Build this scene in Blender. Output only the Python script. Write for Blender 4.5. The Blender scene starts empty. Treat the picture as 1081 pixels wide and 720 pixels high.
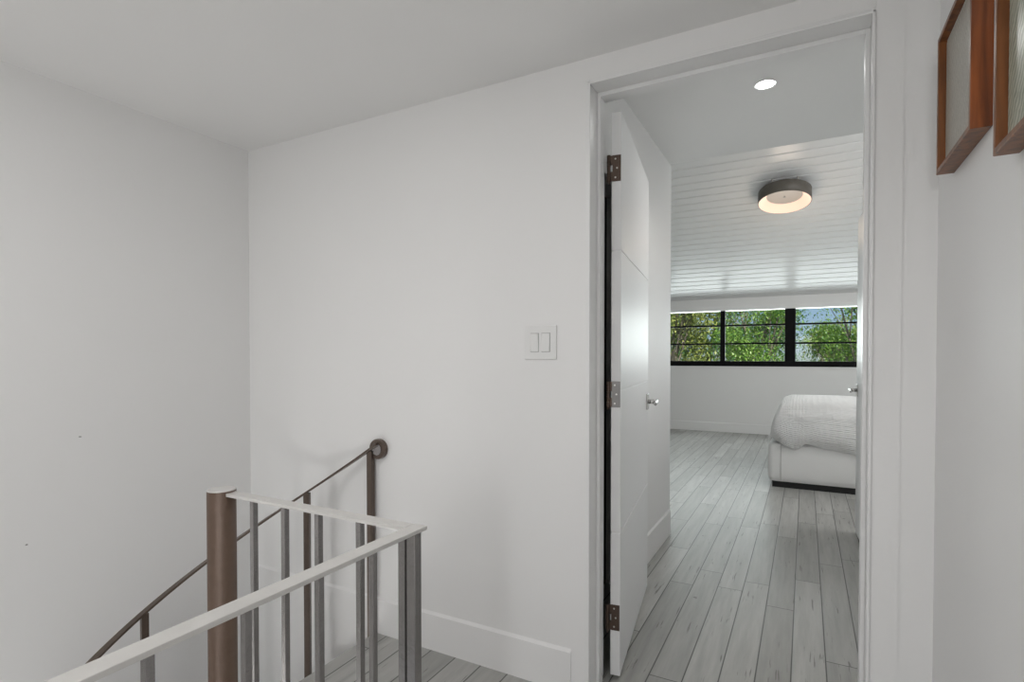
import bpy, bmesh, math, random
from mathutils import Vector, Matrix
random.seed(7)
S = bpy.context.scene
COL = S.collection
R = math.radians

# ------------------------------------------------------------------ camera
F = 575.06
cam_d = bpy.data.cameras.new('camera')
cam = bpy.data.objects.new('camera', cam_d); COL.objects.link(cam)
cam_d.sensor_fit = 'HORIZONTAL'; cam_d.sensor_width = 36.0
cam_d.lens = F / 1081.0 * 36.0
cam_d.shift_y = 25.6 / 1081.0
cam_d.clip_start = 0.02; cam_d.clip_end = 400
cam.location = (0, 0, 1.2)
cam.rotation_euler = (R(90) - 0.0159912, 0, 0.494043)
S.camera = cam

# ------------------------------------------------------------------ view
S.view_settings.view_transform = 'Standard'
S.view_settings.look = 'None'
S.view_settings.gamma = 1.0
S.view_settings.use_curve_mapping = False
S.view_settings.exposure = 0.0

# ------------------------------------------------------------------ world
W = bpy.data.worlds.new('world'); S.world = W; W.use_nodes = True
nt = W.node_tree; nt.nodes.clear()
wo = nt.nodes.new('ShaderNodeOutputWorld'); bg = nt.nodes.new('ShaderNodeBackground')
sky = nt.nodes.new('ShaderNodeTexSky'); sky.sky_type = 'HOSEK_WILKIE'
sky.sun_direction = Vector((0.35, -0.45, 0.8)).normalized(); sky.turbidity = 3.0; sky.ground_albedo = 0.4
nt.links.new(sky.outputs[0], bg.inputs[0]); bg.inputs[1].default_value = 2.3
nt.links.new(bg.outputs[0], wo.inputs[0])

# ------------------------------------------------------------------ sun, daylight and added fill lights
def light(name, kind, loc, rot, energy, color=(1, 1, 1), **kw):
    d = bpy.data.lights.new(name, kind); d.energy = energy; d.color = color
    for k, v in kw.items(): setattr(d, k, v)
    o = bpy.data.objects.new(name, d); COL.objects.link(o); o.location = loc; o.rotation_euler = rot
    return o
light('sun', 'SUN', (0, 20, 20), (R(38), R(18), 0), 8.0, (1.0, 0.95, 0.86), angle=R(1.0))
# daylight entering through the hall window behind the camera, sky light of the glazed door
light('hall_window_daylight', 'AREA', (-0.02, -2.45, 1.15), (R(90), 0, 0), 14, (1.0, 0.985, 0.985), shape='RECTANGLE', size=0.5, size_y=1.5)
# added overhead fill without fixtures, behind the camera and above the stair
light('hall_top_fill', 'AREA', (-1.0, -1.1, 2.19), (0, 0, 0), 9, (1.0, 0.985, 0.985), shape='DISK', size=0.9)
light('stair_top_fill', 'AREA', (-1.25, 0.30, 2.20), (0, 0, 0), 7, (1.0, 0.985, 0.985), shape='DISK', size=0.8)
light('hall_rear_fill', 'POINT', (-0.35, -1.7, 1.6), (0, 0, 0), 7, (1.0, 0.985, 0.985), shadow_soft_size=0.35)  # unseen fill added to lift the hall walls and ceiling
light('bedroom_top_fill', 'AREA', (1.6, 4.7, 3.3), (R(42), 0, R(10)), 44, (1.0, 0.985, 0.98), shape='DISK', size=2.0)  # unseen fill added to brighten the bed and far wall
light('entry_fill', 'POINT', (0.34, 3.0, 1.2), (0, 0, 0), 2.6, (1.0, 0.985, 0.97), shadow_soft_size=0.08)  # fill added behind the jamb to lift the entry ceiling and door
# added side fill with no window behind it, then daylight of the far window
light('bedroom_side_fill', 'AREA', (3.2, 6.6, 1.5), (0, R(90), 0), 7, (0.93, 0.97, 1.0), shape='RECTANGLE', size=1.6, size_y=3.4)
light('bedroom_end_daylight', 'AREA', (-0.75, 9.42, 1.49), (R(-90), 0, 0), 105, (0.93, 0.98, 1.0), shape='RECTANGLE', size=6.4, size_y=0.86)
light('stairwell_fill', 'AREA', (-2.2, 0.2, -0.9), (R(180), 0, 0), 9, (1, 0.98, 0.96), shape='DISK', size=0.4)  # upward fill added below the landing, no fixture there

# ------------------------------------------------------------------ helpers
def mat(name, color, rough=0.5, metal=0.0, coat=0.0, emis=None, estr=0.0, noise=0.0, nscale=30.0, bump=0.0, bscale=200.0, spec=0.5, bdist=0.002):
    m = bpy.data.materials.new(name); m.use_nodes = True
    n = m.node_tree; b = n.nodes['Principled BSDF']
    b.inputs['Base Color'].default_value = (*color, 1)
    b.inputs['Roughness'].default_value = rough; b.inputs['Metallic'].default_value = metal
    b.inputs['Coat Weight'].default_value = coat; b.inputs['Coat Roughness'].default_value = 0.2
    b.inputs['Specular IOR Level'].default_value = spec
    if emis: b.inputs['Emission Color'].default_value = (*emis, 1); b.inputs['Emission Strength'].default_value = estr
    tc = n.nodes.new('ShaderNodeTexCoord')
    if noise:
        t = n.nodes.new('ShaderNodeTexNoise'); t.inputs['Scale'].default_value = nscale; t.inputs['Detail'].default_value = 5
        n.links.new(tc.outputs['Object'], t.inputs['Vector'])
        mx = n.nodes.new('ShaderNodeMixRGB'); mx.inputs[1].default_value = (*[c * (1 - noise) for c in color], 1)
        mx.inputs[2].default_value = (*[min(1, c * (1 + noise)) for c in color], 1)
        n.links.new(t.outputs['Fac'], mx.inputs[0]); n.links.new(mx.outputs[0], b.inputs['Base Color'])
    if bump:
        t = n.nodes.new('ShaderNodeTexNoise'); t.inputs['Scale'].default_value = bscale; t.inputs['Detail'].default_value = 4
        n.links.new(tc.outputs['Object'], t.inputs['Vector'])
        bp = n.nodes.new('ShaderNodeBump'); bp.inputs['Strength'].default_value = bump; bp.inputs['Distance'].default_value = bdist
        n.links.new(t.outputs['Fac'], bp.inputs['Height']); n.links.new(bp.outputs[0], b.inputs['Normal'])
    return m

def wall_mat(name, color, rough=0.6, scuffs=()):
    m = mat(name, color, rough, noise=0.012, nscale=1.7, bump=0.12, bscale=60.0)
    n = m.node_tree; b = n.nodes['Principled BSDF']
    g = n.nodes.new('ShaderNodeNewGeometry')
    src = b.inputs['Base Color'].links[0].from_socket
    for (p, rad) in scuffs:                       # small chips in the plaster
        s = n.nodes.new('ShaderNodeVectorMath'); s.operation = 'SUBTRACT'
        n.links.new(g.outputs['Position'], s.inputs[0]); s.inputs[1].default_value = p
        sc = n.nodes.new('ShaderNodeVectorMath'); sc.operation = 'MULTIPLY'; n.links.new(s.outputs[0], sc.inputs[0]); sc.inputs[1].default_value = (1, 1, 2.4)
        ns = n.nodes.new('ShaderNodeTexNoise'); ns.inputs['Scale'].default_value = 130; n.links.new(g.outputs['Position'], ns.inputs['Vector'])
        le = n.nodes.new('ShaderNodeVectorMath'); le.operation = 'LENGTH'; n.links.new(sc.outputs[0], le.inputs[0])
        mu = n.nodes.new('ShaderNodeMath'); mu.operation = 'MULTIPLY_ADD'; n.links.new(ns.outputs['Fac'], mu.inputs[0]); mu.inputs[1].default_value = rad * 1.6; n.links.new(le.outputs['Value'], mu.inputs[2])
        lt = n.nodes.new('ShaderNodeMath'); lt.operation = 'LESS_THAN'; n.links.new(mu.outputs[0], lt.inputs[0]); lt.inputs[1].default_value = rad * 1.6
        mx = n.nodes.new('ShaderNodeMixRGB'); n.links.new(lt.outputs[0], mx.inputs[0]); n.links.new(src, mx.inputs[1]); mx.inputs[2].default_value = (.28, .27, .26, 1)
        src = mx.outputs[0]
    n.links.new(src, b.inputs['Base Color'])
    return m

def tag(o, label=None, cat=None, group=None, kind=None):
    if label: o['label'] = label
    if cat: o['category'] = cat
    if group: o['group'] = group
    if kind: o['kind'] = kind
    return o

def link_mesh(name, bm, m, parent=None, smooth=False, bevel=0.0, segs=2, sub=0):
    me = bpy.data.meshes.new(name)
    bmesh.ops.recalc_face_normals(bm, faces=bm.faces)
    bm.to_mesh(me); bm.free()
    o = bpy.data.objects.new(name, me); COL.objects.link(o)
    for mm in (m if isinstance(m, (list, tuple)) else [m]): me.materials.append(mm)
    if smooth:
        for p in me.polygons: p.use_smooth = True
    if bevel:
        b = o.modifiers.new('bevel', 'BEVEL'); b.width = bevel; b.segments = segs; b.limit_method = 'ANGLE'; b.angle_limit = R(35)
    if sub:
        s = o.modifiers.new('sub', 'SUBSURF'); s.levels = sub; s.render_levels = sub
    if parent:
        o.parent = parent
    return o

def empty(name, loc, rz=0.0):
    o = bpy.data.objects.new(name, None); COL.objects.link(o); o.location = loc; o.rotation_euler = (0, 0, rz)
    o.empty_display_size = 0.1
    return o

def bx(bm, a, b, M=None, mi=0):
    x0, y0, z0 = a; x1, y1, z1 = b
    vs = [bm.verts.new(v) for v in ((x0,y0,z0),(x1,y0,z0),(x1,y1,z0),(x0,y1,z0),(x0,y0,z1),(x1,y0,z1),(x1,y1,z1),(x0,y1,z1))]
    if M: 
        for v in vs: v.co = M @ v.co
    for f in ((0,3,2,1),(4,5,6,7),(0,1,5,4),(1,2,6,5),(2,3,7,6),(3,0,4,7)):
        fc = bm.faces.new([vs[i] for i in f]); fc.material_index = mi
    return vs

def cyl(bm, c, r, h, axis='Z', n=32, r2=None, M=None):
    mt = Matrix.Translation(c)
    if axis == 'Y': mt = mt @ Matrix.Rotation(R(-90), 4, 'X')
    if axis == 'X': mt = mt @ Matrix.Rotation(R(90), 4, 'Y')
    if M: mt = M @ mt
    res = bmesh.ops.create_cone(bm, cap_ends=True, segments=n, radius1=r, radius2=r if r2 is None else r2, depth=h, matrix=mt)
    return res['verts']

def box_obj(name, a, b, m, parent=None, bevel=0.0):
    bm = bmesh.new(); bx(bm, a, b); return link_mesh(name, bm, m, parent, bevel=bevel)

def extrude_profile(bm, pts, axis, lo, hi):
    """closed profile swept along an axis"""
    def P(p, t):
        return (t, p[0], p[1]) if axis == 'X' else (p[0], t, p[1]) if axis == 'Y' else (p[0], p[1], t)
    A = [bm.verts.new(P(p, lo)) for p in pts]; B = [bm.verts.new(P(p, hi)) for p in pts]
    n = len(pts)
    for i in range(n):
        bm.faces.new([A[i], A[(i+1) % n], B[(i+1) % n], B[i]])
    bm.faces.new(A); bm.faces.new(list(reversed(B)))

# ------------------------------------------------------------------ materials
PAINT = (0.86, 0.857, 0.85)
m_wall_left = wall_mat('left wall paint', PAINT, 0.55, [((-2.473, 1.062, 0.889), 0.007), ((-2.473, 0.892, 0.52), 0.006)])
m_wall = wall_mat('wall paint', PAINT, 0.5, [])
m_ceil = wall_mat('ceiling paint', (0.87, 0.868, 0.86), 0.7)
m_trim = mat('trim gloss paint', (0.86, 0.86, 0.855), 0.3, noise=0.01, nscale=2)
m_door = mat('door gloss paint', (0.84, 0.84, 0.84), 0.40)
m_vault = mat('board ceiling paint', (0.83, 0.83, 0.83), 0.24)
m_closet_shade = mat('closet painted shade', (0.05, 0.055, 0.045), 0.9)  # near-black colour stands in for the shade inside
m_iron = mat('brown baluster paint', (0.12, 0.09, 0.072), 0.33, metal=0.4, noise=0.18, nscale=60, bump=0.35, bscale=90)
m_pipe = mat('brown column paint', (0.13, 0.085, 0.06), 0.42, metal=0.2, noise=0.16, nscale=40, bump=0.8, bscale=45)
m_barlight = mat('light grey handrail', (0.70, 0.685, 0.66), 0.28, metal=0.3, noise=0.08, nscale=25, bump=0.15, bscale=120)  # lighter than the bars, for the top rails and column cap
m_bar = mat('grey brown bar paint', (0.34, 0.325, 0.32), 0.24, metal=0.8, noise=0.12, nscale=50, bump=0.2, bscale=90)
m_chrome = mat('satin chrome', (0.62, 0.61, 0.60), 0.18, metal=1.0)
m_hinge_brown = mat('oil rubbed bronze', (0.10, 0.07, 0.055), 0.4, metal=0.7, noise=0.25, nscale=120)
m_hinge_steel = mat('satin nickel', (0.20, 0.195, 0.19), 0.4, metal=0.8)
m_screw = mat('screw steel', (0.6, 0.58, 0.55), 0.3, metal=1.0)
m_black = mat('black window frame', (0.003, 0.003, 0.0035), 0.6, spec=.15)
m_plinth = mat('black bed plinth', (0.01, 0.01, 0.01), 0.6)
m_plate = mat('white switch plastic', (0.83, 0.83, 0.82), 0.28)
m_uphol = mat('white bed upholstery', (0.88, 0.875, 0.865), 0.8, bump=0.2, bscale=260)
m_lampgrey = mat('taupe lamp drum', (0.10, 0.09, 0.075), 0.5, noise=0.04)
m_lampin = mat('glowing drum lining', (0.62, 0.48, 0.38), 0.6, emis=(1.0, 0.76, 0.60), estr=0.62)
m_lamppan = mat('lamp centre pan', (0.50, 0.47, 0.44), 0.5, emis=(1.0, 0.85, 0.72), estr=0.06)
m_down = mat('downlight lens', (1, 1, 1), 0.4, emis=(1.0, 1.0, 1.0), estr=14)
m_leaf_base = None

def floor_material():
    m = bpy.data.materials.new('whitewashed planks'); m.use_nodes = True
    n = m.node_tree; L = n.links; b = n.nodes['Principled BSDF']
    g = n.nodes.new('ShaderNodeNewGeometry')
    sp = n.nodes.new('ShaderNodeSeparateXYZ'); L.new(g.outputs['Position'], sp.inputs[0])
    def math_(op, a, bb=None, c=None):
        q = n.nodes.new('ShaderNodeMath'); q.operation = op
        for i, v in enumerate((a, bb, c)):
            if v is None: continue
            if isinstance(v, (int, float)): q.inputs[i].default_value = v
            else: L.new(v, q.inputs[i])
        return q.outputs[0]
    PW, PL = 0.118, 1.15
    u = math_('DIVIDE', math_('ADD', sp.outputs['X'], 0.157 + PW * 60), PW)
    row = math_('FLOOR', u); fu = math_('FRACT', u)
    wn = n.nodes.new('ShaderNodeTexWhiteNoise'); wn.noise_dimensions = '1D'; L.new(row, wn.inputs['W'])
    v = math_('ADD', math_('DIVIDE', sp.outputs['Y'], PL), math_('MULTIPLY', wn.outputs['Value'], 7.3))
    v = math_('ADD', v, 20); cell = math_('FLOOR', v); fv = math_('FRACT', v)
    cid = n.nodes.new('ShaderNodeCombineXYZ'); L.new(row, cid.inputs[0]); L.new(cell, cid.inputs[1])
    wn2 = n.nodes.new('ShaderNodeTexWhiteNoise'); wn2.noise_dimensions = '3D'; L.new(cid.outputs[0], wn2.inputs['Vector'])
    # edges
    du = math_('MULTIPLY', math_('MINIMUM', fu, math_('SUBTRACT', 1.0, fu)), PW)
    dv = math_('MULTIPLY', math_('MINIMUM', fv, math_('SUBTRACT', 1.0, fv)), PL)
    d = math_('MINIMUM', du, dv)
    gap = n.nodes.new('ShaderNodeMapRange'); L.new(d, gap.inputs[0]); gap.inputs[1].default_value = 0.0006; gap.inputs[2].default_value = 0.0036
    # grain
    gv = n.nodes.new('ShaderNodeCombineXYZ')
    L.new(math_('MULTIPLY', sp.outputs['X'], 30), gv.inputs[0]); L.new(math_('MULTIPLY', sp.outputs['Y'], 2.2), gv.inputs[1]); L.new(math_('MULTIPLY', wn2.outputs['Value'], 40), gv.inputs[2])
    gr = n.nodes.new('ShaderNodeTexNoise'); gr.inputs['Scale'].default_value = 1.0; gr.inputs['Detail'].default_value = 7; gr.inputs['Roughness'].default_value = 0.62; L.new(gv.outputs[0], gr.inputs['Vector'])
    # cracks: thin dark streaks on some boards only
    cv = n.nodes.new('ShaderNodeCombineXYZ')
    L.new(math_('MULTIPLY', sp.outputs['X'], 85), cv.inputs[0]); L.new(math_('MULTIPLY', sp.outputs['Y'], 5.5), cv.inputs[1]); L.new(math_('MULTIPLY', wn2.outputs['Value'], 77), cv.inputs[2])
    cr = n.nodes.new('ShaderNodeTexNoise'); cr.inputs['Scale'].default_value = 1.0; cr.inputs['Detail'].default_value = 3; L.new(cv.outputs[0], cr.inputs['Vector'])
    crm = n.nodes.new('ShaderNodeMapRange'); L.new(cr.outputs['Fac'], crm.inputs[0]); crm.inputs[1].default_value = 0.31; crm.inputs[2].default_value = 0.37
    lo = n.nodes.new('ShaderNodeTexNoise'); lo.inputs['Scale'].default_value = 3.1; L.new(g.outputs['Position'], lo.inputs['Vector'])
    lom = n.nodes.new('ShaderNodeMapRange'); L.new(lo.outputs['Fac'], lom.inputs[0]); lom.inputs[1].default_value = 0.44; lom.inputs[2].default_value = 0.54
    crack = math_('MULTIPLY', math_('SUBTRACT', 1.0, crm.outputs[0]), lom.outputs[0])
    # worn knots
    vo = n.nodes.new('ShaderNodeTexVoronoi'); vo.inputs['Scale'].default_value = 3.3; L.new(g.outputs['Position'], vo.inputs['Vector'])
    kn = n.nodes.new('ShaderNodeTexNoise'); kn.inputs['Scale'].default_value = 70; L.new(g.outputs['Position'], kn.inputs['Vector'])
    knot = math_('LESS_THAN', math_('ADD', vo.outputs['Distance'], math_('MULTIPLY', kn.outputs['Fac'], 0.06)), 0.062)
    base = n.nodes.new('ShaderNodeMixRGB'); base.inputs[1].default_value = (0.345, 0.343, 0.325, 1); base.inputs[2].default_value = (0.46, 0.458, 0.438, 1)
    L.new(wn2.outputs['Value'], base.inputs[0])
    gm = n.nodes.new('ShaderNodeMixRGB'); gm.blend_type = 'MULTIPLY'; gm.inputs[0].default_value = 1.0
    ramp = n.nodes.new('ShaderNodeMapRange'); L.new(gr.outputs['Fac'], ramp.inputs[0]); ramp.inputs[1].default_value = 0.3; ramp.inputs[2].default_value = 0.7; ramp.inputs[3].default_value = 0.80; ramp.inputs[4].default_value = 1.12
    L.new(base.outputs[0], gm.inputs[1]); L.new(ramp.outputs[0], gm.inputs[2])
    m1 = n.nodes.new('ShaderNodeMixRGB'); L.new(math_('MULTIPLY', math_('MAXIMUM', crack, knot), 0.75), m1.inputs[0]); L.new(gm.outputs[0], m1.inputs[1]); m1.inputs[2].default_value = (0.12, 0.11, 0.10, 1)
    m2 = n.nodes.new('ShaderNodeMixRGB'); L.new(gap.outputs[0], m2.inputs[0]); m2.inputs[1].default_value = (0.05, 0.05, 0.045, 1); L.new(m1.outputs[0], m2.inputs[2])
    L.new(m2.outputs[0], b.inputs['Base Color'])
    b.inputs['Roughness'].default_value = 0.36; b.inputs['Specular IOR Level'].default_value = 0.35
    bp = n.nodes.new('ShaderNodeBump'); bp.inputs['Strength'].default_value = 0.35; bp.inputs['Distance'].default_value = 0.002
    L.new(math_('ADD', gap.outputs[0], math_('MULTIPLY', gr.outputs['Fac'], 0.35)), bp.inputs['Height']); L.new(bp.outputs[0], b.inputs['Normal'])
    return m
m_floor = floor_material()

# ------------------------------------------------------------------ key numbers
YW, YB = 1.796, 1.955           # door wall faces
XL, XR = -2.473, 0.304          # hall side walls
ZC = 2.23                       # hall ceiling
ZS = 2.48                       # bedroom entry ceiling
YC = 3.715                      # where the entry ceiling stops
YF = 9.216                      # far wall
EX = -1.637                     # landing edge
VS = 0.394
def zv(y): return 2.118 + VS * (YF - y)   # slope of the board ceiling
LOW = -2.46

def struct(o): o['kind'] = 'structure'; return o

# ------------------------------------------------------------------ hall shell
DXL, DXR, DZ = -0.664, 0.160, 2.143
bm = bmesh.new()
bx(bm, (XL - .12, YW, LOW), (DXL - .012, YB, 3.0)); bx(bm, (DXL - .012, YW, DZ + .012), (DXR + .012, YB, 3.0)); bx(bm, (DXR + .012, YW, -.2), (1.6, YB, 3.0))
struct(link_mesh('wall_front', bm, m_wall))
bm = bmesh.new(); bx(bm, (XL - .12, -2.62, LOW), (XL, YW, ZC + .0)); struct(link_mesh('wall_left', bm, m_wall_left))
bm = bmesh.new(); bx(bm, (XR, -2.62, -.2), (XR + .12, YW, ZC)); struct(link_mesh('wall_right', bm, m_wall))
bm = bmesh.new()
bx(bm, (XL, -2.62, LOW), (-.30, -2.5, ZC)); bx(bm, (0.26, -2.62, -.2), (XR, -2.5, ZC)); bx(bm, (-.30, -2.62, 1.95), (0.26, -2.5, ZC)); bx(bm, (-.30, -2.62, LOW), (0.26, -2.5, 0.35))
struct(link_mesh('wall_rear', bm, m_wall))
bm = bmesh.new(); bx(bm, (XL - .12, -2.62, ZC), (XR + .12, YW, ZC + .12)); struct(link_mesh('ceiling', bm, m_ceil))
# rear window (behind the camera)
bm = bmesh.new()
for a, b in (((-.30, -2.6, .35), (-.27, -2.54, 1.95)), ((.23, -2.6, .35), (.26, -2.54, 1.95)), ((-.30, -2.6, .35), (.26, -2.54, .38)), ((-.30, -2.6, 1.92), (.26, -2.54, 1.95))): bx(bm, a, b)
struct(link_mesh('window_2', bm, m_trim))

# floor
bm = bmesh.new()
T = -.2
bx(bm, (-1.50, 0.998, T), (XR + .12, YB, 0)); bx(bm, (EX, 1.10, T), (-1.50, YW, 0))
bx(bm, (-.868, 0.10, T), (XR + .12, .998, 0)); bx(bm, (XL, -2.62, T), (XR + .12, .10, 0))
bx(bm, (-6.0, YB, T), (3.4, YF + .15, 0))
struct(link_mesh('floor', bm, m_floor))
bm = bmesh.new(); bx(bm, (XL - .12, -2.62, LOW - .1), (-.5, YB, LOW)); struct(link_mesh('floor_lower', bm, m_floor))
bm = bmesh.new(); bx(bm, (-.868, 0.0, LOW), (-.78, .998, T)); bx(bm, (-.868, .998, LOW), (-.78, YW, T)); struct(link_mesh('wall_stairwell', bm, m_wall))

# baseboards
def baseboard(name, axis, lo, hi, face, sgn, h=.157, t=.008):
    bm = bmesh.new()
    pr = [(face, 0.0), (face + sgn * t, 0.0), (face + sgn * t, h - .012), (face + sgn * (t - .007), h - .002), (face, h)]
    extrude_profile(bm, pr, axis, lo, hi)
    return struct(link_mesh(name, bm, m_wall))
baseboard('baseboard_front', 'X', XL, -.727, YW, -1)
baseboard('baseboard_left', 'Y', -2.5, 0.1, XL, 1)
baseboard('baseboard_right', 'Y', -2.5, 1.73, XR, -1, t=.006)

# door casing: flat board round the opening, thin bead on the jamb edge, jamb lining and stop
bm = bmesh.new()
cw = .063
bx(bm, (DXL - cw, YW - .0008, 0), (DXL, YW, DZ + cw)); bx(bm, (DXR + .004, YW - .0035, 0), (DXR + .004 + cw, YW, ZC)); bx(bm, (DXL, YW - .0008, DZ), (DXR + .004, YW, DZ + cw))
struct(link_mesh('trim_1', bm, m_wall))
bm = bmesh.new()
# lining
bx(bm, (DXL - .012, YW - .002, 0), (DXL + .003, YB, DZ + .012)); bx(bm, (DXR - .003, YW - .002, 0), (DXR + .012, YB, DZ + .012)); bx(bm, (DXL + .003, YW - .002, DZ - .003), (DXR - .003, YB, DZ + .012))
# bead
bx(bm, (DXL - .002, YW - .009, 0), (DXL + .006, YW - .0035, DZ + .002)); bx(bm, (DXR - .006, YW - .009, 0), (DXR + .002, YW - .0035, DZ + .002)); bx(bm, (DXL - .002, YW - .009, DZ - .006), (DXR + .002, YW - .0035, DZ + .002))
# stop
bx(bm, (DXL + .003, 1.868, 0), (DXL + .015, 1.912, DZ - .003)); bx(bm, (DXR - .015, 1.868, 0), (DXR - .003, 1.912, DZ - .003)); bx(bm, (DXL + .015, 1.868, DZ - .018), (DXR - .015, 1.912, DZ - .003))
struct(link_mesh('trim_2', bm, m_trim, bevel=.0018))

# ------------------------------------------------------------------ bedroom shell
XB = -.803
bm = bmesh.new()   # left wall of the entry, with the closet doorway behind the open door
bx(bm, (XB - .12, YB, 0), (XB, 1.985, ZS)); bx(bm, (XB - .12, 2.76, 0), (XB, 3.745, ZS)); bx(bm, (XB - .12, 1.985, 2.03), (XB, 2.76, ZS))
struct(link_mesh('wall_entry_left', bm, m_wall))
bm = bmesh.new()   # unlit closet, its darkness painted into the walls
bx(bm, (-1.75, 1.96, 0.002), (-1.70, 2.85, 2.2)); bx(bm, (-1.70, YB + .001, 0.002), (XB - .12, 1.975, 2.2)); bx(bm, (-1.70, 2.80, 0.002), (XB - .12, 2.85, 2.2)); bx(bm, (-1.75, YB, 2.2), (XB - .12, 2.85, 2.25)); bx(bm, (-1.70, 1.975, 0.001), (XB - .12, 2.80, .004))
struct(link_mesh('wall_closet', bm, m_closet_shade))
bm = bmesh.new(); bx(bm, (.42, YB, 0), (.54, 3.42, ZS)); struct(link_mesh('wall_entry_right', bm, m_wall))
bm = bmesh.new(); bx(bm, (XB - .12, YB, ZS), (1.6, YC, ZS + .1)); struct(link_mesh('ceiling_entry', bm, m_ceil))
bm = bmesh.new()   # near wall of the main room
bx(bm, (-6.0, 3.60, 0), (XB - .12, 3.72, 4.6)); bx(bm, (.54, 3.42, 0), (3.4, 3.54, 4.6)); bx(bm, (XB - .12, 3.60, ZS + .1), (.54, YC, 4.6)); bx(bm, (.54, 3.54, ZS), (3.4, YC, 4.6))
struct(link_mesh('wall_bedroom_near', bm, m_wall))
bm = bmesh.new(); bx(bm, (-6.12, 3.6, 0), (-6.0, YF, 4.6)); struct(link_mesh('wall_bedroom_left', bm, m_wall))
bm = bmesh.new(); bx(bm, (3.4, 3.42, 0), (3.52, YF, 4.6)); struct(link_mesh('wall_bedroom_right', bm, m_wall))
WX0, WX1, WZ0, WZ1 = -4.05, 2.55, 1.046, 1.925
bm = bmesh.new()
bx(bm, (-6.1, YF, 0), (3.5, YF + .15, WZ0)); bx(bm, (-6.1, YF, WZ1), (3.5, YF + .15, 2.25)); bx(bm, (-6.1, YF, WZ0), (WX0, YF + .15, WZ1)); bx(bm, (WX1, YF, WZ0), (3.5, YF + .15, WZ1))
struct(link_mesh('wall_far', bm, m_wall))
bm = bmesh.new(); bx(bm, (WX0 - .05, YF - .02, WZ1), (WX1 + .05, YF, WZ1 + .065)); struct(link_mesh('trim_3', bm, m_trim, bevel=.004))
bm = bmesh.new(); bx(bm, (WX0 - .02, YF - .012, WZ0 - .02), (WX1 + .02, YF + .01, WZ0)); struct(link_mesh('trim_4', bm, m_trim, bevel=.003))
baseboard('baseboard_far', 'X', -5.9, 3.3, YF, -1, h=.15)
baseboard('baseboard_entry', 'Y', 2.78, 3.745, XB, 1, h=.172)

# sloping board ceiling: boards with a small groove between them
bm = bmesh.new()
k = math.hypot(1, VS); bw = .128
prof = []; y = YF + .02; ny, nz = VS / k, 1 / k
while y > 3.60:
    y2 = y - bw / k; g = .020 / k
    prof += [(y, zv(y)), (y - bw / k + g, zv(y - bw / k + g)), (y - bw / k + g * .75 + ny * .007, zv(y - bw / k + g * .75) + nz * .018), (y - bw / k + g * .25 + ny * .007, zv(y - bw / k + g * .25) + nz * .018)]
    y = y2
prof += [(y, zv(y)), (y, zv(y) + .12), (YF + .02, zv(YF + .02) + .12)]
extrude_profile(bm, prof, 'X', -6.05, 3.45)
struct(link_mesh('ceiling_bedroom', bm, m_vault))

# window in the far wall
win = bpy.data.objects.new('window_1', None); COL.objects.link(win); win.location = (0, YF, WZ0); struct(win)
bm = bmesh.new()
y0, y1 = .01, .075
def wbar(x0, x1, z0, z1, a=y0, b=y1): bx(bm, (x0, a, z0 - WZ0), (x1, b, z1 - WZ0))
wbar(WX0, WX1, WZ0, WZ0 + .082)
for c, w in ((-4.0, .05), (-3.08, .066), (-2.12, .13), (-1.163, .066), (-.205, .13), (.755, .066), (1.71, .13), (2.52, .03)):
    wbar(c - w * .56, c + w * .56, WZ0 + .08, WZ1)
link_mesh('window_frame', bm, m_black, win, bevel=.004)
segs = [(-3.975, -3.113), (-3.047, -2.185), (-2.055, -1.196), (-1.13, -.27), (-.14, .722), (.788, 1.645)]
m_glass = bpy.data.materials.new('window glass'); m_glass.use_nodes = True
n = m_glass.node_tree; b = n.nodes['Principled BSDF']; b.inputs['Roughness'].default_value = 0.0; b.inputs['IOR'].default_value = 1.45
gl = n.nodes.new('ShaderNodeBsdfGlossy'); gl.inputs['Roughness'].default_value = .02
tr = n.nodes.new('ShaderNodeBsdfTransparent'); tr.inputs[0].default_value = (.95, .97, .96, 1)
mx = n.nodes.new('ShaderNodeMixShader'); mx.inputs[0].default_value = .01
n.links.new(tr.outputs[0], mx.inputs[1]); n.links.new(gl.outputs[0], mx.inputs[2]); n.links.new(mx.outputs[0], n.nodes['Material Output'].inputs[0])
for (a, c) in segs:
    for zb in (1.402, 1.689):
        bm = bmesh.new(); wbar(a, c, zb - .013, zb + .013, .02, .06); link_mesh('louvre_bar', bm, m_black, win)
    bm = bmesh.new(); wbar(a, c, WZ0 + .08, WZ1, .038, .043); link_mesh('window_glass', bm, m_glass, win)

# ------------------------------------------------------------------ doors
def slab(bm, L_, th, z0, z1, grooves):
    """leaf along +x, thickness to +y; grooves cut all round between the panels"""
    zs = [z0] + grooves + [z1]
    bx(bm, (.002, .003, z0 + .002), (L_ - .002, th - .003, z1 - .002))
    for i in range(len(zs) - 1):
        a = zs[i] + (.0028 if i else 0); c = zs[i + 1] - (.0028 if i < len(zs) - 2 else 0)
        bx(bm, (0, 0, a), (L_, th, c))

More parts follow.
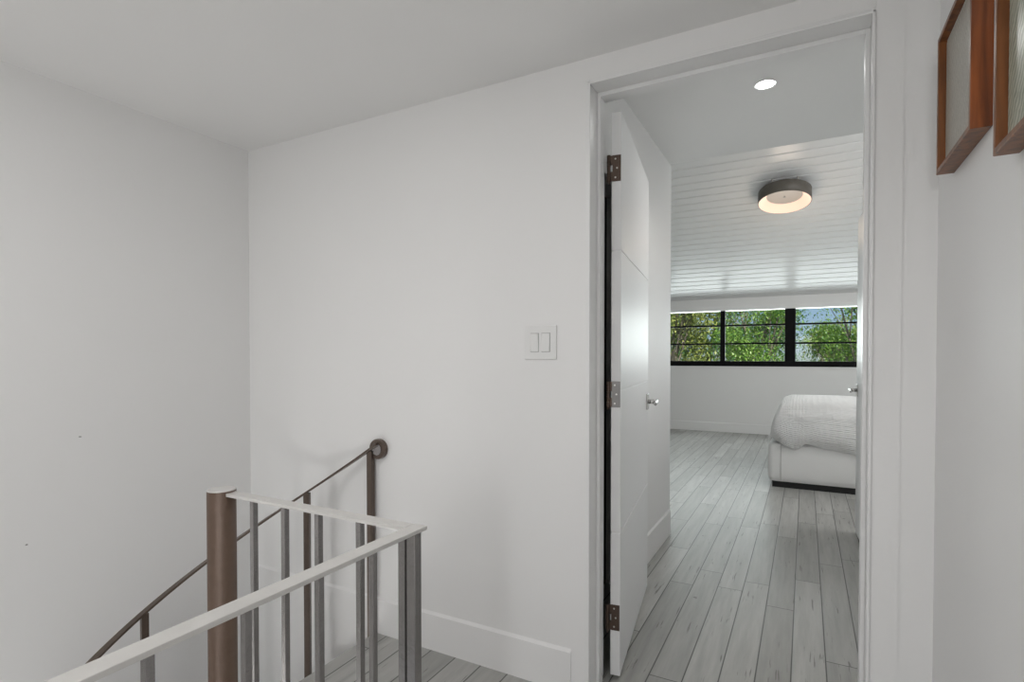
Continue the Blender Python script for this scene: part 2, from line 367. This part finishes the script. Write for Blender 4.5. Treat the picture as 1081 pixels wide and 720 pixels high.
def lever(parent, side, x, yface, z, flip=1):
    """plate + neck + lever on face yface, side = outward direction along y; flip = lever direction along x"""
    h = bpy.data.objects.new('door_handle', None); COL.objects.link(h); h.parent = parent; h.location = (x, yface, z)
    bm = bmesh.new(); ys = sorted((0, side * .009)); bx(bm, (-.030, ys[0], -.040), (.030, ys[1], .040)); link_mesh('rose_plate', bm, m_chrome, h, bevel=.003)
    bm = bmesh.new()
    cyl(bm, (0, side * .027, 0), .011, .040, 'Y', 24)
    ys = sorted((side * .040, side * .056))
    N = 9
    rings = []
    for i in range(N):
        t = i / (N - 1); xx = -.014 + t * .125; w = .014 - .003 * t; hh = .013 - .004 * t; yo = side * (.048 + .004 * t)
        rings.append([bm.verts.new((flip * xx, yo + w * math.cos(a) * .6, hh * math.sin(a) - .004 * math.sin(t * 3))) for a in [j * math.pi / 6 for j in range(12)]])
    for a, c in zip(rings, rings[1:]):
        for j in range(12): bm.faces.new([a[j], a[(j + 1) % 12], c[(j + 1) % 12], c[j]])
    bm.faces.new(rings[0]); bm.faces.new(rings[-1])
    link_mesh('lever', bm, m_chrome, h, smooth=True)
    return h

# door 1: hinge corner at (-.599, 1.959) swung into the bedroom
ang1 = math.atan2(2.814 - 1.959, -.716 + .599)
d1 = empty('door_1', (-.599, 1.959, 0), ang1); struct(d1)
TH = .036; L1 = .862
bm = bmesh.new(); slab(bm, L1, TH, .010, 2.098, [.545, 1.076, 1.590]); link_mesh('door_leaf', bm, m_door, d1, bevel=.0012)
lever(d1, -1, L1 - .055, 0, .972, flip=-1); lever(d1, 1, L1 - .055, TH, .972, flip=-1)
bm = bmesh.new(); bx(bm, (L1, .008, .93), (L1 + .0012, TH - .008, 1.02)); link_mesh('latch_plate', bm, m_chrome, d1)
def hinge(z, ms, mk):
    h = bpy.data.objects.new('hinge', None); COL.objects.link(h); h.parent = d1; h.location = (0, 0, z)
    bm = bmesh.new(); bx(bm, (-.0022, .002, -.048), (0, TH - .003, .048)); link_mesh('hinge_leaf', bm, ms, h, bevel=.0006)
    for k_ in range(5):
        bm = bmesh.new(); cyl(bm, (-.004, TH + .010, -.0385 + k_ * .0192), .0072, .0186, 'Z', 16); link_mesh('knuckle', bm, mk, h, smooth=False)
    bm = bmesh.new(); bx(bm, (-.0022, TH - .004, -.047), (0, TH + .008, -.012)); bx(bm, (-.0022, TH - .004, .012), (0, TH + .008, .047)); link_mesh('knuckle_strap', bm, mk, h)
    bm = bmesh.new(); cyl(bm, (-.004, TH + .010, -.053), .002, .010, 'Z', 12, r2=.0055); link_mesh('pin_tip', bm, mk, h)
    for (yy, zz) in ((.014, .034), (.020, 0), (.014, -.034)) if True else ():
        bm = bmesh.new(); cyl(bm, (-.0028, TH - yy, zz), .0032, .0016, 'X', 12); link_mesh('screw', bm, m_screw, h)
hinge(1.893, m_hinge_brown, m_hinge_brown); hinge(1.060, m_hinge_steel, m_hinge_brown); hinge(.227, m_hinge_brown, m_hinge_brown)
d1['label'] = 'white open door with grooved panels hinged on the left jamb'
# strike plates on the jamb side of the hinges
# door 2: leaf in the bedroom, right
pA = Vector((.345, 3.46)); pB = Vector((.309, 4.349)); dv = pB - pA
d2 = empty('door_2', (pA.x, pA.y, 0), math.atan2(dv.y, dv.x)); struct(d2)
L2 = dv.length
bm = bmesh.new(); slab(bm, L2, -TH, .010, 2.122, [.545, 1.076, 1.590]); link_mesh('door_leaf', bm, m_door, d2, bevel=.0012)
lever(d2, 1, L2 - .055, 0, .975, flip=-1); lever(d2, -1, L2 - .055, -TH, .975, flip=-1)

# ------------------------------------------------------------------ spiral stair
CX, CY = -1.56, 1.034
RR = .735
st = empty('spiral_staircase', (CX, CY, LOW))
tag(st, 'brown metal spiral staircase with a round column and a descending curved handrail', 'staircase')
def hz(th): return .815 - .205 * (th - 95.4) / 24.3 - LOW
bm = bmesh.new(); cyl(bm, (0, 0, (.795 - LOW) / 2), .0405, .795 - LOW, 'Z', 48); o = link_mesh('column', bm, m_pipe, st, smooth=True)
bm = bmesh.new(); cyl(bm, (0, 0, .7955 - LOW), .0405, .006, 'Z', 48); link_mesh('column_cap', bm, m_barlight, st, bevel=.002)
# handrail ribbon
bm = bmesh.new(); rings = []
for i in range(0, 141):
    th = 93.2 + i * 1.85; a = R(th); zz = hz(th) + .0
    hw, ht = .016, .011
    er = Vector((math.cos(a), math.sin(a), 0))
    rings.append([bm.verts.new(er * (RR + s * hw) + Vector((0, 0, zz + q))) for s, q in ((-1, -ht), (1, -ht), (1, 0), (-1, 0))])
for A, B in zip(rings, rings[1:]):
    for j in range(4): bm.faces.new([A[j], A[(j + 1) % 4], B[(j + 1) % 4], B[j]])
bm.faces.new(rings[0]); bm.faces.new(rings[-1])
hr = link_mesh('handrail', bm, m_iron, st, bevel=.0015)
# wall rosette of the handrail
bm = bmesh.new(); cyl(bm, (-.052, YW - CY - .012, .803 - LOW), .043, .024, 'Y', 40); wf = link_mesh('wall_flange', bm, m_iron, st, bevel=.003)
bm = bmesh.new(); cyl(bm, (-.052, YW - CY - .026, .803 - LOW), .026, .006, 'Y', 32); link_mesh('flange_plate', bm, m_bar, wf, bevel=.002)
# treads
for i in range(1, 12):
    a0, a1 = 95 + 24.3 * (i - 1), 95 + 24.3 * i
    zt = -.205 * i - LOW
    bm = bmesh.new(); top = []; bot = []
    pts = [(.055, a0), (.055, a1)] + [(RR + .012, a1 - (a1 - a0) * q / 6) for q in range(7)]
    extrude_profile(bm, [(r_ * math.cos(R(a_)), r_ * math.sin(R(a_))) for r_, a_ in pts], 'Z', zt - .035, zt)
    link_mesh('tread', bm, m_iron, st, bevel=.002)
for i in range(0, 11):
    th = 96.6 + 24.3 * i if i == 0 else 95.5 + 24.2 * i
    a = R(th); rb = RR if i else .742
    bm = bmesh.new(); s = .0125
    M = Matrix.Translation((rb * math.cos(a), rb * math.sin(a), 0)) @ Matrix.Rotation(a, 4, 'Z')
    zb = -.205 * (i + 1) - LOW - (.04 if True else 0)
    bx(bm, (-s, -s, zb), (s, s, hz(th) - .010), M)
    link_mesh('baluster', bm, m_iron, st, bevel=.0012)

# ------------------------------------------------------------------ guard railing of the landing
gr_ = empty('guard_railing', (-.825, 1.040, 0))
tag(gr_, 'level grey metal guard railing with square balusters turning a corner at the stair opening', 'railing')
def gb(name, a, b, m, bevel=.0012):
    bm = bmesh.new(); off = Vector((-.825, 1.040, 0))
    bx(bm, Vector(a) - off, Vector(b) - off); return link_mesh(name, bm, m, gr_, bevel=bevel)
ZT = .790
gb('top_rail', (-1.530, 1.022, ZT - .010), (-.8435, 1.058, ZT), m_barlight)
gb('top_rail', (-.8435, -.35, ZT - .010), (-.8045, 1.060, ZT), m_barlight)
for x0, x1 in ((-1.431, -1.412), (-1.297, -1.277), (-1.164, -1.147), (-1.014, -.998)):
    w = .016
    gb('baluster', (x0, 1.035, 0.0), (x0 + .0165, 1.035 + w, ZT - .010), m_bar)
# corner: an angle of two bars
gb('corner_post', (-.872, 1.032, 0), (-.851, 1.056, ZT - .010), m_bar)
gb('corner_post', (-.8455, 1.032, 0), (-.820, 1.057, ZT - .010), m_bar)
for yy in (.889, .740, .583, .427, .273, .118):
    gb('baluster', (-.8335, yy, 0), (-.820, yy + .0135, ZT - .010), m_bar)

m_gap = mat('switch gap shadow line', (.42, .42, .41), .6)
# ------------------------------------------------------------------ light switch
sw = empty('light_switch', (-.848, YW, 1.251))
tag(sw, 'white double rocker light switch plate on the wall left of the doorway', 'light switch')
bm = bmesh.new(); bx(bm, (-.064, -.006, -.062), (.064, 0, .062)); link_mesh('plate', bm, m_plate, sw, bevel=.003, segs=3)
for cx, tilt in ((-.0225, 3.0), (.0225, -3.0)):
    bm = bmesh.new(); bx(bm, (cx - .0172, -.0066, -.0345), (cx + .0172, -.0055, .0345)); rf = link_mesh('rocker_frame', bm, m_gap, sw, bevel=.0005)
    bm = bmesh.new(); M = Matrix.Translation((cx, -.0075, 0)) @ Matrix.Rotation(R(tilt), 4, 'X'); bx(bm, (-.0155, -.0030, -.0325), (.0155, .0025, .0325), M); link_mesh('rocker', bm, m_plate, rf, bevel=.0012)

# ------------------------------------------------------------------ framed pictures on the right wall
def wood(name, c1, c2):
    m = bpy.data.materials.new(name); m.use_nodes = True; n = m.node_tree; b = n.nodes['Principled BSDF']
    tc = n.nodes.new('ShaderNodeTexCoord'); mp = n.nodes.new('ShaderNodeMapping'); mp.inputs['Scale'].default_value = (60, 60, 5)
    t = n.nodes.new('ShaderNodeTexNoise'); t.inputs['Scale'].default_value = 1; t.inputs['Detail'].default_value = 6; t.inputs['Distortion'].default_value = .6
    n.links.new(tc.outputs['Object'], mp.inputs[0]); n.links.new(mp.outputs[0], t.inputs['Vector'])
    cr = n.nodes.new('ShaderNodeMapRange'); cr.inputs[1].default_value = .35; cr.inputs[2].default_value = .65; n.links.new(t.outputs['Fac'], cr.inputs[0])
    mx = n.nodes.new('ShaderNodeMixRGB'); mx.inputs[1].default_value = (*c1, 1); mx.inputs[2].default_value = (*c2, 1)
    n.links.new(cr.outputs[0], mx.inputs[0]); n.links.new(mx.outputs[0], b.inputs['Base Color']); b.inputs['Roughness'].default_value = .38
    return m
m_wood_lit = wood('lit side frame wood', (.16, .042, .010), (.34, .095, .022))  # brighter copy of the frame wood, light on the near side painted in
m_wood2 = wood('dark walnut frame wood', (.11, .038, .011), (.25, .088, .024))
def art(name, bgc, ink, scale, rot, green=False):
    m = bpy.data.materials.new(name); m.use_nodes = True; n = m.node_tree; b = n.nodes['Principled BSDF']
    tc = n.nodes.new('ShaderNodeTexCoord'); mp = n.nodes.new('ShaderNodeMapping'); mp.inputs['Rotation'].default_value = rot
    n.links.new(tc.outputs['Object'], mp.inputs[0])
    w = n.nodes.new('ShaderNodeTexWave'); w.bands_direction = 'Y'; w.inputs['Scale'].default_value = scale; w.inputs['Distortion'].default_value = 5; w.inputs['Detail'].default_value = 3; w.inputs['Detail Scale'].default_value = 1.6
    n.links.new(mp.outputs[0], w.inputs['Vector'])
    mr = n.nodes.new('ShaderNodeMapRange'); mr.inputs[1].default_value = .15; mr.inputs[2].default_value = .75; n.links.new(w.outputs['Fac'], mr.inputs[0])
    mx = n.nodes.new('ShaderNodeMixRGB'); mx.inputs[1].default_value = (*ink, 1); mx.inputs[2].default_value = (*bgc, 1)
    n.links.new(mr.outputs[0], mx.inputs[0]); n.links.new(mx.outputs[0], b.inputs['Base Color']); b.inputs['Roughness'].default_value = .30; b.inputs['Specular IOR Level'].default_value = .3
    return m
m_art1 = art('pale wave print', (.50, .48, .42), (.30, .28, .235), 38, (R(12), 0, 0))
m_art2 = art('pale frond print', (.47, .48, .40), (.24, .26, .19), 26, (R(-38), 0, 0))
m_mount = mat('picture mount board', (.62, .62, .59), .6)
def picture(ya, yb, za, zb, label, mart, mw, mwside):
    """frame hung on the right wall, facing -x"""
    cy, cz = (ya + yb) / 2, (za + zb) / 2
    t = empty('framed_picture', (XR, cy, cz)); tag(t, label, 'picture', 'framed prints on the right wall')
    hy, hz_ = (yb - ya) / 2, (zb - za) / 2; dp, mw_ = .034, .011
    bm = bmesh.new()
    def side(p):   # mitred sides: p = corners outer/inner
        pass
    O = [(-hy, -hz_), (hy, -hz_), (hy, hz_), (-hy, hz_)]; I = [(-hy + mw_, -hz_ + mw_), (hy - mw_, -hz_ + mw_), (hy - mw_, hz_ - mw_), (-hy + mw_, hz_ - mw_)]
    vo0 = [bm.verts.new((0, *p)) for p in O]; vo1 = [bm.verts.new((-dp, *p)) for p in O]
    vi1 = [bm.verts.new((-dp, *p)) for p in I]; vi0 = [bm.verts.new((0, *p)) for p in I]
    for i in range(4):
        j = (i + 1) % 4
        f_ = bm.faces.new([vo0[i], vo0[j], vo1[j], vo1[i]])
        if i == 3: f_.material_index = 1
        bm.faces.new([vo1[i], vo1[j], vi1[j], vi1[i]]); bm.faces.new([vi1[i], vi1[j], vi0[j], vi0[i]]); bm.faces.new([vi0[i], vi0[j], vo0[j], vo0[i]])
    link_mesh('frame', bm, [mw, mwside], t, bevel=.0012)
    bm = bmesh.new(); bx(bm, (-.018, -hy + mw_, -hz_ + mw_), (-.004, hy - mw_, hz_ - mw_)); link_mesh('mount', bm, m_mount, t)
    bm = bmesh.new(); bx(bm, (-.0205, -hy + mw_ + .010, -hz_ + mw_ + .010), (-.018, hy - mw_ - .010, hz_ - mw_ - .010)); link_mesh('print', bm, mart, t)
picture(1.323, 1.623, 1.630, 1.948, 'wood-framed pale print on the right wall, the one nearer the doorway', m_art1, m_wood2, m_wood_lit)
picture(.875, 1.174, 1.530, 1.848, 'wood-framed print cut off by the right edge, hung lower and farther from the doorway', m_art2, m_wood2, m_wood2)

# ------------------------------------------------------------------ bedroom lamps
dl = empty('downlight', (-.175, 2.835, ZS)); tag(dl, 'small round recessed downlight glowing white in the flat bedroom entry ceiling', 'ceiling light')
bm = bmesh.new()
bmesh.ops.create_cone(bm, cap_ends=False, segments=40, radius1=.046, radius2=.040, depth=.004, matrix=Matrix.Translation((0, 0, -.002)))
vs = bmesh.ops.create_circle(bm, cap_ends=False, segments=40, radius=.040, matrix=Matrix.Translation((0, 0, -.004)))
link_mesh('trim_ring', bm, m_plate, dl)
bm = bmesh.new(); cyl(bm, (0, 0, -.003), .034, .005, 'Z', 40); link_mesh('lens', bm, m_down, dl)
l = light('downlight_beam', 'SPOT', (0, 0, -.02), (0, 0, 0), 17, (1, .98, .96), spot_size=R(150), spot_blend=.9, shadow_soft_size=.04); l.parent = dl

LC = Vector((-.218, 6.80, zv(6.80)))
lamp = empty('ceiling_drum_lamp', LC); lamp.rotation_euler = (-R(13), 0, 0)
tag(lamp, 'round taupe drum ceiling lamp with warm glowing inside on the sloping board ceiling', 'ceiling lamp')
R0, R1, H0, H1 = .268, .25, -.032, -.168
bm = bmesh.new()
def ring(r, z, n_=64): return [bm.verts.new((r * math.cos(2 * math.pi * i / n_), r * math.sin(2 * math.pi * i / n_), z)) for i in range(n_)]
def bridge(a, b, mi=0):
    n_ = len(a)
    for i in range(n_):
        f_ = bm.faces.new([a[i], a[(i + 1) % n_], b[(i + 1) % n_], b[i]]); f_.material_index = mi; f_.smooth = True
a = ring(R0 - .008, H0); a2 = ring(R0, H0 - .008); b_ = ring(R0, H1); c = ring(R0 - .005, H1 - .002); cc = ring(R0 - .005, H1 + .02)
bridge(a, a2); bridge(a2, b_); bridge(b_, c); bridge(c, cc); bm.faces.new(a)
link_mesh('drum', bm, m_lampgrey, lamp)
bm = bmesh.new(); c = ring(R0 - .006, H1 - .001); d = ring(.180, H0 - .060); bridge(c, d); link_mesh('glowing_lining', bm, m_lampin, lamp)
bm = bmesh.new(); cyl(bm, (0, 0, H0 - .058), .182, .006, 'Z', 48); cp = link_mesh('centre_pan', bm, m_lamppan, lamp)
bm = bmesh.new(); cyl(bm, (0, 0, H0 - .066), .010, .018, 'Z', 16); link_mesh('pan_knob', bm, m_chrome, cp)
for a_ in (240, 305, 70, 160):
    bm = bmesh.new(); cyl(bm, (.235 * math.cos(R(a_)), .235 * math.sin(R(a_)), -.014), .010, .06, 'Z', 16); link_mesh('standoff', bm, m_screw, lamp)
l = light('drum_lamp_glow', 'POINT', (0, 0, -.60), (0, 0, 0), 5, (1, .82, .66), shadow_soft_size=.15); l.parent = lamp

# ------------------------------------------------------------------ bed
bed = empty('bed', (.75, 6.35, 0)); tag(bed, 'white upholstered platform bed on a black plinth, standing beyond the right doorway jamb', 'bed')
BX0, BX1, BY0, BY1 = -.292, 1.80, 5.535, 7.15
def bb(name, a, b, m, bevel=0., segs=3):
    off = Vector((.75, 6.35, 0)); bm = bmesh.new(); bx(bm, Vector(a) - off, Vector(b) - off); return link_mesh(name, bm, m, bed, bevel=bevel, segs=segs, smooth=False)
bb('plinth', (BX0 + .03, BY0 + .025, 0), (BX1 - .03, BY1 - .02, .056), m_plinth)
# base with softly bulging sides
bm = bmesh.new(); off = Vector((.75, 6.35, 0)); n_c = 10
loops = []
for z, bul, ins in ((.056, 0, .014), (.062, 0, .006), (.10, .004, 0), (.20, .010, 0), (.30, .008, 0), (.385, .002, 0), (.405, 0, .008), (.410, 0, .022)):
    pts = []; rc = .05
    xa, xb, ya, yb = BX0 + ins - bul, BX1 - ins + bul, BY0 + ins - bul, BY1 - ins + bul
    for cxn, cyn, s0 in ((xa + rc, ya + rc, 180), (xb - rc, ya + rc, 270), (xb - rc, yb - rc, 0), (xa + rc, yb - rc, 90)):
        for q in range(n_c + 1): pts.append((cxn + rc * math.cos(R(s0 + 90 * q / n_c)), cyn + rc * math.sin(R(s0 + 90 * q / n_c))))
    loops.append([bm.verts.new(Vector((p[0], p[1], z)) - off) for p in pts])
for A, B in zip(loops, loops[1:]):
    for j in range(len(A)): bm.faces.new([A[j], A[(j + 1) % len(A)], B[(j + 1) % len(A)], B[j]])
bm.faces.new(loops[-1]); bm.faces.new(list(reversed(loops[0])))
link_mesh('upholstered_base', bm, m_uphol, bed, smooth=True)
bm = bmesh.new()
ub = [c_ for c_ in bed.children if c_.name.startswith('upholstered_base')][0]
bx(bm, Vector((-.193, BY0 - .0125, .075)) - off, Vector((-.189, BY0 - .006, .395)) - off); link_mesh('seam', bm, mat('seam thread', (.45, .44, .42), .9), ub)
bb('mattress', (BX0 + .03, BY0 + .03, .41), (BX1 - .05, BY1 - .03, .64), m_uphol, bevel=.05)
bb('headboard', (BX1, BY0 - .02, 0), (BX1 + .09, BY1 + .02, 1.15), m_uphol, bevel=.03)

# duvet
def duvet_mat():
    m = bpy.data.materials.new('white quilted cotton'); m.use_nodes = True; n = m.node_tree; L = n.links; b = n.nodes['Principled BSDF']
    b.inputs['Base Color'].default_value = (.88, .88, .87, 1); b.inputs['Roughness'].default_value = .85
    b.inputs['Sheen Weight'].default_value = .2
    uv = n.nodes.new('ShaderNodeUVMap'); mp = n.nodes.new('ShaderNodeMapping'); L.new(uv.outputs[0], mp.inputs[0]); mp.inputs['Scale'].default_value = (34, 26, 1)
    v = n.nodes.new('ShaderNodeTexVoronoi'); v.inputs['Scale'].default_value = 1; v.inputs['Randomness'].default_value = .25; L.new(mp.outputs[0], v.inputs['Vector'])
    mp2 = n.nodes.new('ShaderNodeMapping'); L.new(uv.outputs[0], mp2.inputs[0]); mp2.inputs['Scale'].default_value = (3, 17, 1)
    w = n.nodes.new('ShaderNodeTexWave'); w.bands_direction = 'Y'; w.inputs['Scale'].default_value = .7; w.inputs['Distortion'].default_value = 1.2; L.new(mp2.outputs[0], w.inputs['Vector'])
    ad = n.nodes.new('ShaderNodeMath'); ad.operation = 'MULTIPLY_ADD'; L.new(w.outputs['Fac'], ad.inputs[0]); ad.inputs[1].default_value = .6; L.new(v.outputs['Distance'], ad.inputs[2])
    bp = n.nodes.new('ShaderNodeBump'); bp.inputs['Strength'].default_value = .75; bp.inputs['Distance'].default_value = .014; L.new(ad.outputs[0], bp.inputs['Height']); L.new(bp.outputs[0], b.inputs['Normal'])
    return m
from mathutils import noise as mn
bm = bmesh.new(); uvl = bm.loops.layers.uv.new('UVMap')
# parameter s across the bed starting at the hanging near hem, t along the bed from the foot end
NS, NT = 54, 60
grid = {}
def sect(s):
    """near side profile: returns (y, z) for s in 0..1, hem -> top -> far hem"""
    pts = [(BY0 - .025, .36), (BY0 - .040, .47), (BY0 - .030, .60), (BY0 + .010, .70), (BY0 + .085, .775), (BY0 + .20, .825), (BY0 + .40, .845), (BY0 + .80, .850), (BY1 - .40, .845), (BY1 - .12, .80), (BY1 + .01, .70), (BY1 + .04, .55), (BY1 + .03, .40)]
    x = s * (len(pts) - 1); i = min(int(x), len(pts) - 2); f_ = x - i
    p0 = pts[max(i - 1, 0)]; p1 = pts[i]; p2 = pts[i + 1]; p3 = pts[min(i + 2, len(pts) - 1)]
    def cr(a, b, c, d): return .5 * ((2 * b) + (-a + c) * f_ + (2 * a - 5 * b + 4 * c - d) * f_ ** 2 + (-a + 3 * b - 3 * c + d) * f_ ** 3)
    return cr(p0[0], p1[0], p2[0], p3[0]), cr(p0[1], p1[1], p2[1], p3[1])
def foot(t):
    """shape along x: t in 0..1 from the foot hem over the foot edge to the pillows: (x, drop)"""
    pts = [(BX0 + .02, .43), (BX0 + .012, .33), (BX0 + .02, .22), (BX0 + .05, .12), (BX0 + .09, .045), (BX0 + .17, .008), (BX0 + .30, 0), (BX0 + .55, 0), (BX0 + .9, 0), (1.35, .0)]
    x = t * (len(pts) - 1); i = min(int(x), len(pts) - 2); f_ = x - i
    return pts[i][0] + (pts[i + 1][0] - pts[i][0]) * f_, pts[i][1] + (pts[i + 1][1] - pts[i][1]) * f_
for i in range(NS + 1):
    for j in range(NT + 1):
        s, t = i / NS, j / NT
        y, z = sect(s); x, drop = foot(t)
        # a rounded corner: combine the drops instead of adding them
        dz = .85 - z
        dd = (max(0, dz) ** 2.6 + drop ** 2.6) ** (1 / 2.6)
        lim = .34
        if s < .25:   # near hem rises and falls along the bed
            hx = [(-.6, .46), (-.27, .46), (-.215, .415), (-.14, .375), (-.075, .355), (-.03, .375), (.0, .415), (.05, .405), (.12, .385), (.25, .37), (.40, .345), (.9, .33), (3, .33)]
            for (xa_, ha_), (xb_, hb_) in zip(hx, hx[1:]):
                if xa_ <= x <= xb_: hem = ha_ + (hb_ - ha_) * (x - xa_) / (xb_ - xa_)
            lim = .79 - hem
            dz = dz * (lim / .49); dd = (max(0, dz) ** 2.6 + drop ** 2.6) ** (1 / 2.6)
            if drop > .05 : y += .06 * (drop / .43) * (1 - s * 3.2)
        zz = .79 - min(dd, max(lim, .30))
        nz_ = mn.noise(Vector((x * 3.2, y * 3.2, zz * 3.0)))
        n2 = mn.noise(Vector((x * 9, y * 9, zz * 8 + 4)))
        amp = .016 if zz > .74 else .024
        v = Vector((x, y - amp * .8 * n2 * (1 if s < .3 else .2) - .02 * abs(nz_) * (1 if s < .3 else 0), zz + amp * nz_ * (.4 if dd > .2 else 1) ))
        grid[i, j] = bm.verts.new(v - Vector((.53, 6.34, .41)))
for i in range(NS):
    for j in range(NT):
        f_ = bm.faces.new([grid[i, j], grid[i, j + 1], grid[i + 1, j + 1], grid[i + 1, j]]); f_.smooth = True
        for lp, (a, c) in zip(f_.loops, ((i, j), (i, j + 1), (i + 1, j + 1), (i + 1, j))): lp[uvl].uv = (c / NT * 1.3, a / NS * 2.2)
du = link_mesh('duvet', bm, duvet_mat()); du.location = (.53, 6.34, .41)
sm = du.modifiers.new('solid', 'SOLIDIFY'); sm.thickness = .03; sm.offset = -1
sb = du.modifiers.new('sub', 'SUBSURF'); sb.levels = 1; sb.render_levels = 1
tag(du, 'white quilted duvet with an uneven hem spread over the bed', 'duvet')

# ------------------------------------------------------------------ trees outside
def leaf_mat(name, c1, c2):
    m = bpy.data.materials.new(name); m.use_nodes = True; n = m.node_tree; b = n.nodes['Principled BSDF']
    g = n.nodes.new('ShaderNodeNewGeometry')
    rp = n.nodes.new('ShaderNodeMixRGB'); rp.inputs[1].default_value = (*c1, 1); rp.inputs[2].default_value = (*c2, 1)
    n.links.new(g.outputs['Random Per Island'], rp.inputs[0]); n.links.new(rp.outputs[0], b.inputs['Base Color'])
    b.inputs['Roughness'].default_value = .4
    tl = n.nodes.new('ShaderNodeBsdfTranslucent'); n.links.new(rp.outputs[0], tl.inputs[0])
    mx = n.nodes.new('ShaderNodeMixShader'); mx.inputs[0].default_value = .4
    n.links.new(b.outputs[0], mx.inputs[1]); n.links.new(tl.outputs[0], mx.inputs[2]); n.links.new(mx.outputs[0], n.nodes['Material Output'].inputs[0])
    return m
m_l1 = leaf_mat('bright green leaves', (.07, .20, .04), (.34, .50, .10))
m_l2 = leaf_mat('olive leaves', (.09, .16, .04), (.50, .52, .15))
m_l3 = leaf_mat('deep green leaves', (.03, .12, .04), (.16, .34, .10))
m_bark = mat('grey bark', (.20, .17, .14), .9, noise=.3, nscale=12, bump=.6, bscale=30)
def tube(bm, p, q, r0, r1, n_=7):
    d = (q - p).normalized(); u = d.orthogonal().normalized(); w = d.cross(u)
    A = [bm.verts.new(p + (u * math.cos(2 * math.pi * i / n_) + w * math.sin(2 * math.pi * i / n_)) * r0) for i in range(n_)]
    B = [bm.verts.new(q + (u * math.cos(2 * math.pi * i / n_) + w * math.sin(2 * math.pi * i / n_)) * r1) for i in range(n_)]
    for i in range(n_): bm.faces.new([A[i], A[(i + 1) % n_], B[(i + 1) % n_], B[i]])
    bm.faces.new(A); bm.faces.new(B)
def tree(x, y, zc, rx, rz, nl, ml, label, ls=.062, seed=0):
    rnd = random.Random(seed); G = -3.2
    t = empty('tree', (x, y, G)); tag(t, label, 'tree', 'trees outside the bedroom window')
    bm = bmesh.new(); tips = []
    top = Vector((0, 0, zc - G - rz * .3)); tube(bm, Vector((0, 0, 0)), top, .13, .08)
    for i in range(16):
        a = rnd.random() * 6.283; st_ = Vector((0, 0, top.z - rnd.random() * rz * .9)); e = Vector((math.cos(a) * rx * rnd.uniform(.4, .85), math.sin(a) * rx * rnd.uniform(.4, .85), zc - G + rnd.uniform(-.8, .85) * rz))
        tube(bm, st_, e, .035, .012, 5); tips.append(e)
        for k_ in range(3):
            e2 = e + Vector((rnd.uniform(-1, 1), rnd.uniform(-1, 1), rnd.uniform(-.6, 1))) * rx * .3; tube(bm, st_.lerp(e, .6), e2, .014, .005, 4); tips.append(e2)
    link_mesh('trunk', bm, m_bark, t)
    bm = bmesh.new()
    for i in range(nl):
        if rnd.random() < .75:
            c0 = rnd.choice(tips); p = c0 + Vector((rnd.gauss(0, 1), rnd.gauss(0, 1), rnd.gauss(0, .8))) * rx * .16
        else:
            while True:
                q = Vector((rnd.uniform(-1, 1), rnd.uniform(-1, 1), rnd.uniform(-1, 1)))
                if q.length < 1: break
            p = Vector((q.x * rx, q.y * rx, q.z * rz + zc - G))
        if y + p.y < YF + .45: continue
        M = Matrix.Rotation(rnd.random() * 6.283, 3, 'Z') @ Matrix.Rotation(rnd.uniform(-1.2, 1.2), 3, 'X') @ Matrix.Rotation(rnd.uniform(-.6, .6), 3, 'Y')
        s_ = ls * rnd.uniform(.6, 1.3)
        vs = [bm.verts.new(p + M @ Vector(c_) * s_) for c_ in ((0, -.5, 0), (.24, -.05, .05), (0, .55, 0), (-.24, -.05, .05))]
        bm.faces.new(vs[:3]); bm.faces.new([vs[0], vs[2], vs[3]])
    link_mesh('foliage', bm, ml, t)
tree(-4.4, 12.3, 1.4, .85, 1.7, 5000, m_l2, 'olive-green tree at the left end of the bedroom window view', seed=1)
tree(-2.6, 11.9, 1.7, .88, 1.5, 11000, m_l2, 'yellow-green leafy tree behind the leftmost visible window pane', seed=2)
tree(-.90, 12.2, 1.45, .82, 1.35, 11000, m_l1, 'bright green tree behind the middle window pane', seed=3)
tree(1.0, 12.1, 1.7, .88, 1.4, 8500, m_l1, 'light green tree at the right edge of the bedroom window', seed=5)
tree(.50, 14.3, 1.0, .62, .95, 8000, m_l1, 'low bright green tree behind the right window pane, sky above it', seed=4)
tree(-4.4, 16.2, 1.7, 1.2, 2.2, 9000, m_l3, 'dark green tree farther back, behind the leftmost window pane', ls=.09, seed=6)
tree(-1.15, 16.2, 1.5, 1.2, 2.0, 9000, m_l3, 'dark green tree farther back, behind the middle window pane', ls=.09, seed=7)
tree(2.2, 16.2, 1.6, 1.2, 2.0, 9000, m_l3, 'dark green tree farther back, beyond the right window pane', ls=.09, seed=8)
tree(-3.4, 21, 1.8, 1.9, 2.6, 8000, m_l2, 'distant olive tree seen through the gap left of the thin mullion', ls=.16, seed=9)
tree(1.35, 21, 1.0, 1.3, 1.7, 5000, m_l2, 'distant low tree with sky above it in the right pane', ls=.16, seed=10)

# ground far below outside
bm = bmesh.new(); bx(bm, (-30, YF + .4, -3.3), (30, 60, -3.2)); o = struct(link_mesh('ground', bm, mat('lawn', (.10, .16, .05), .9, noise=.3, nscale=3)))
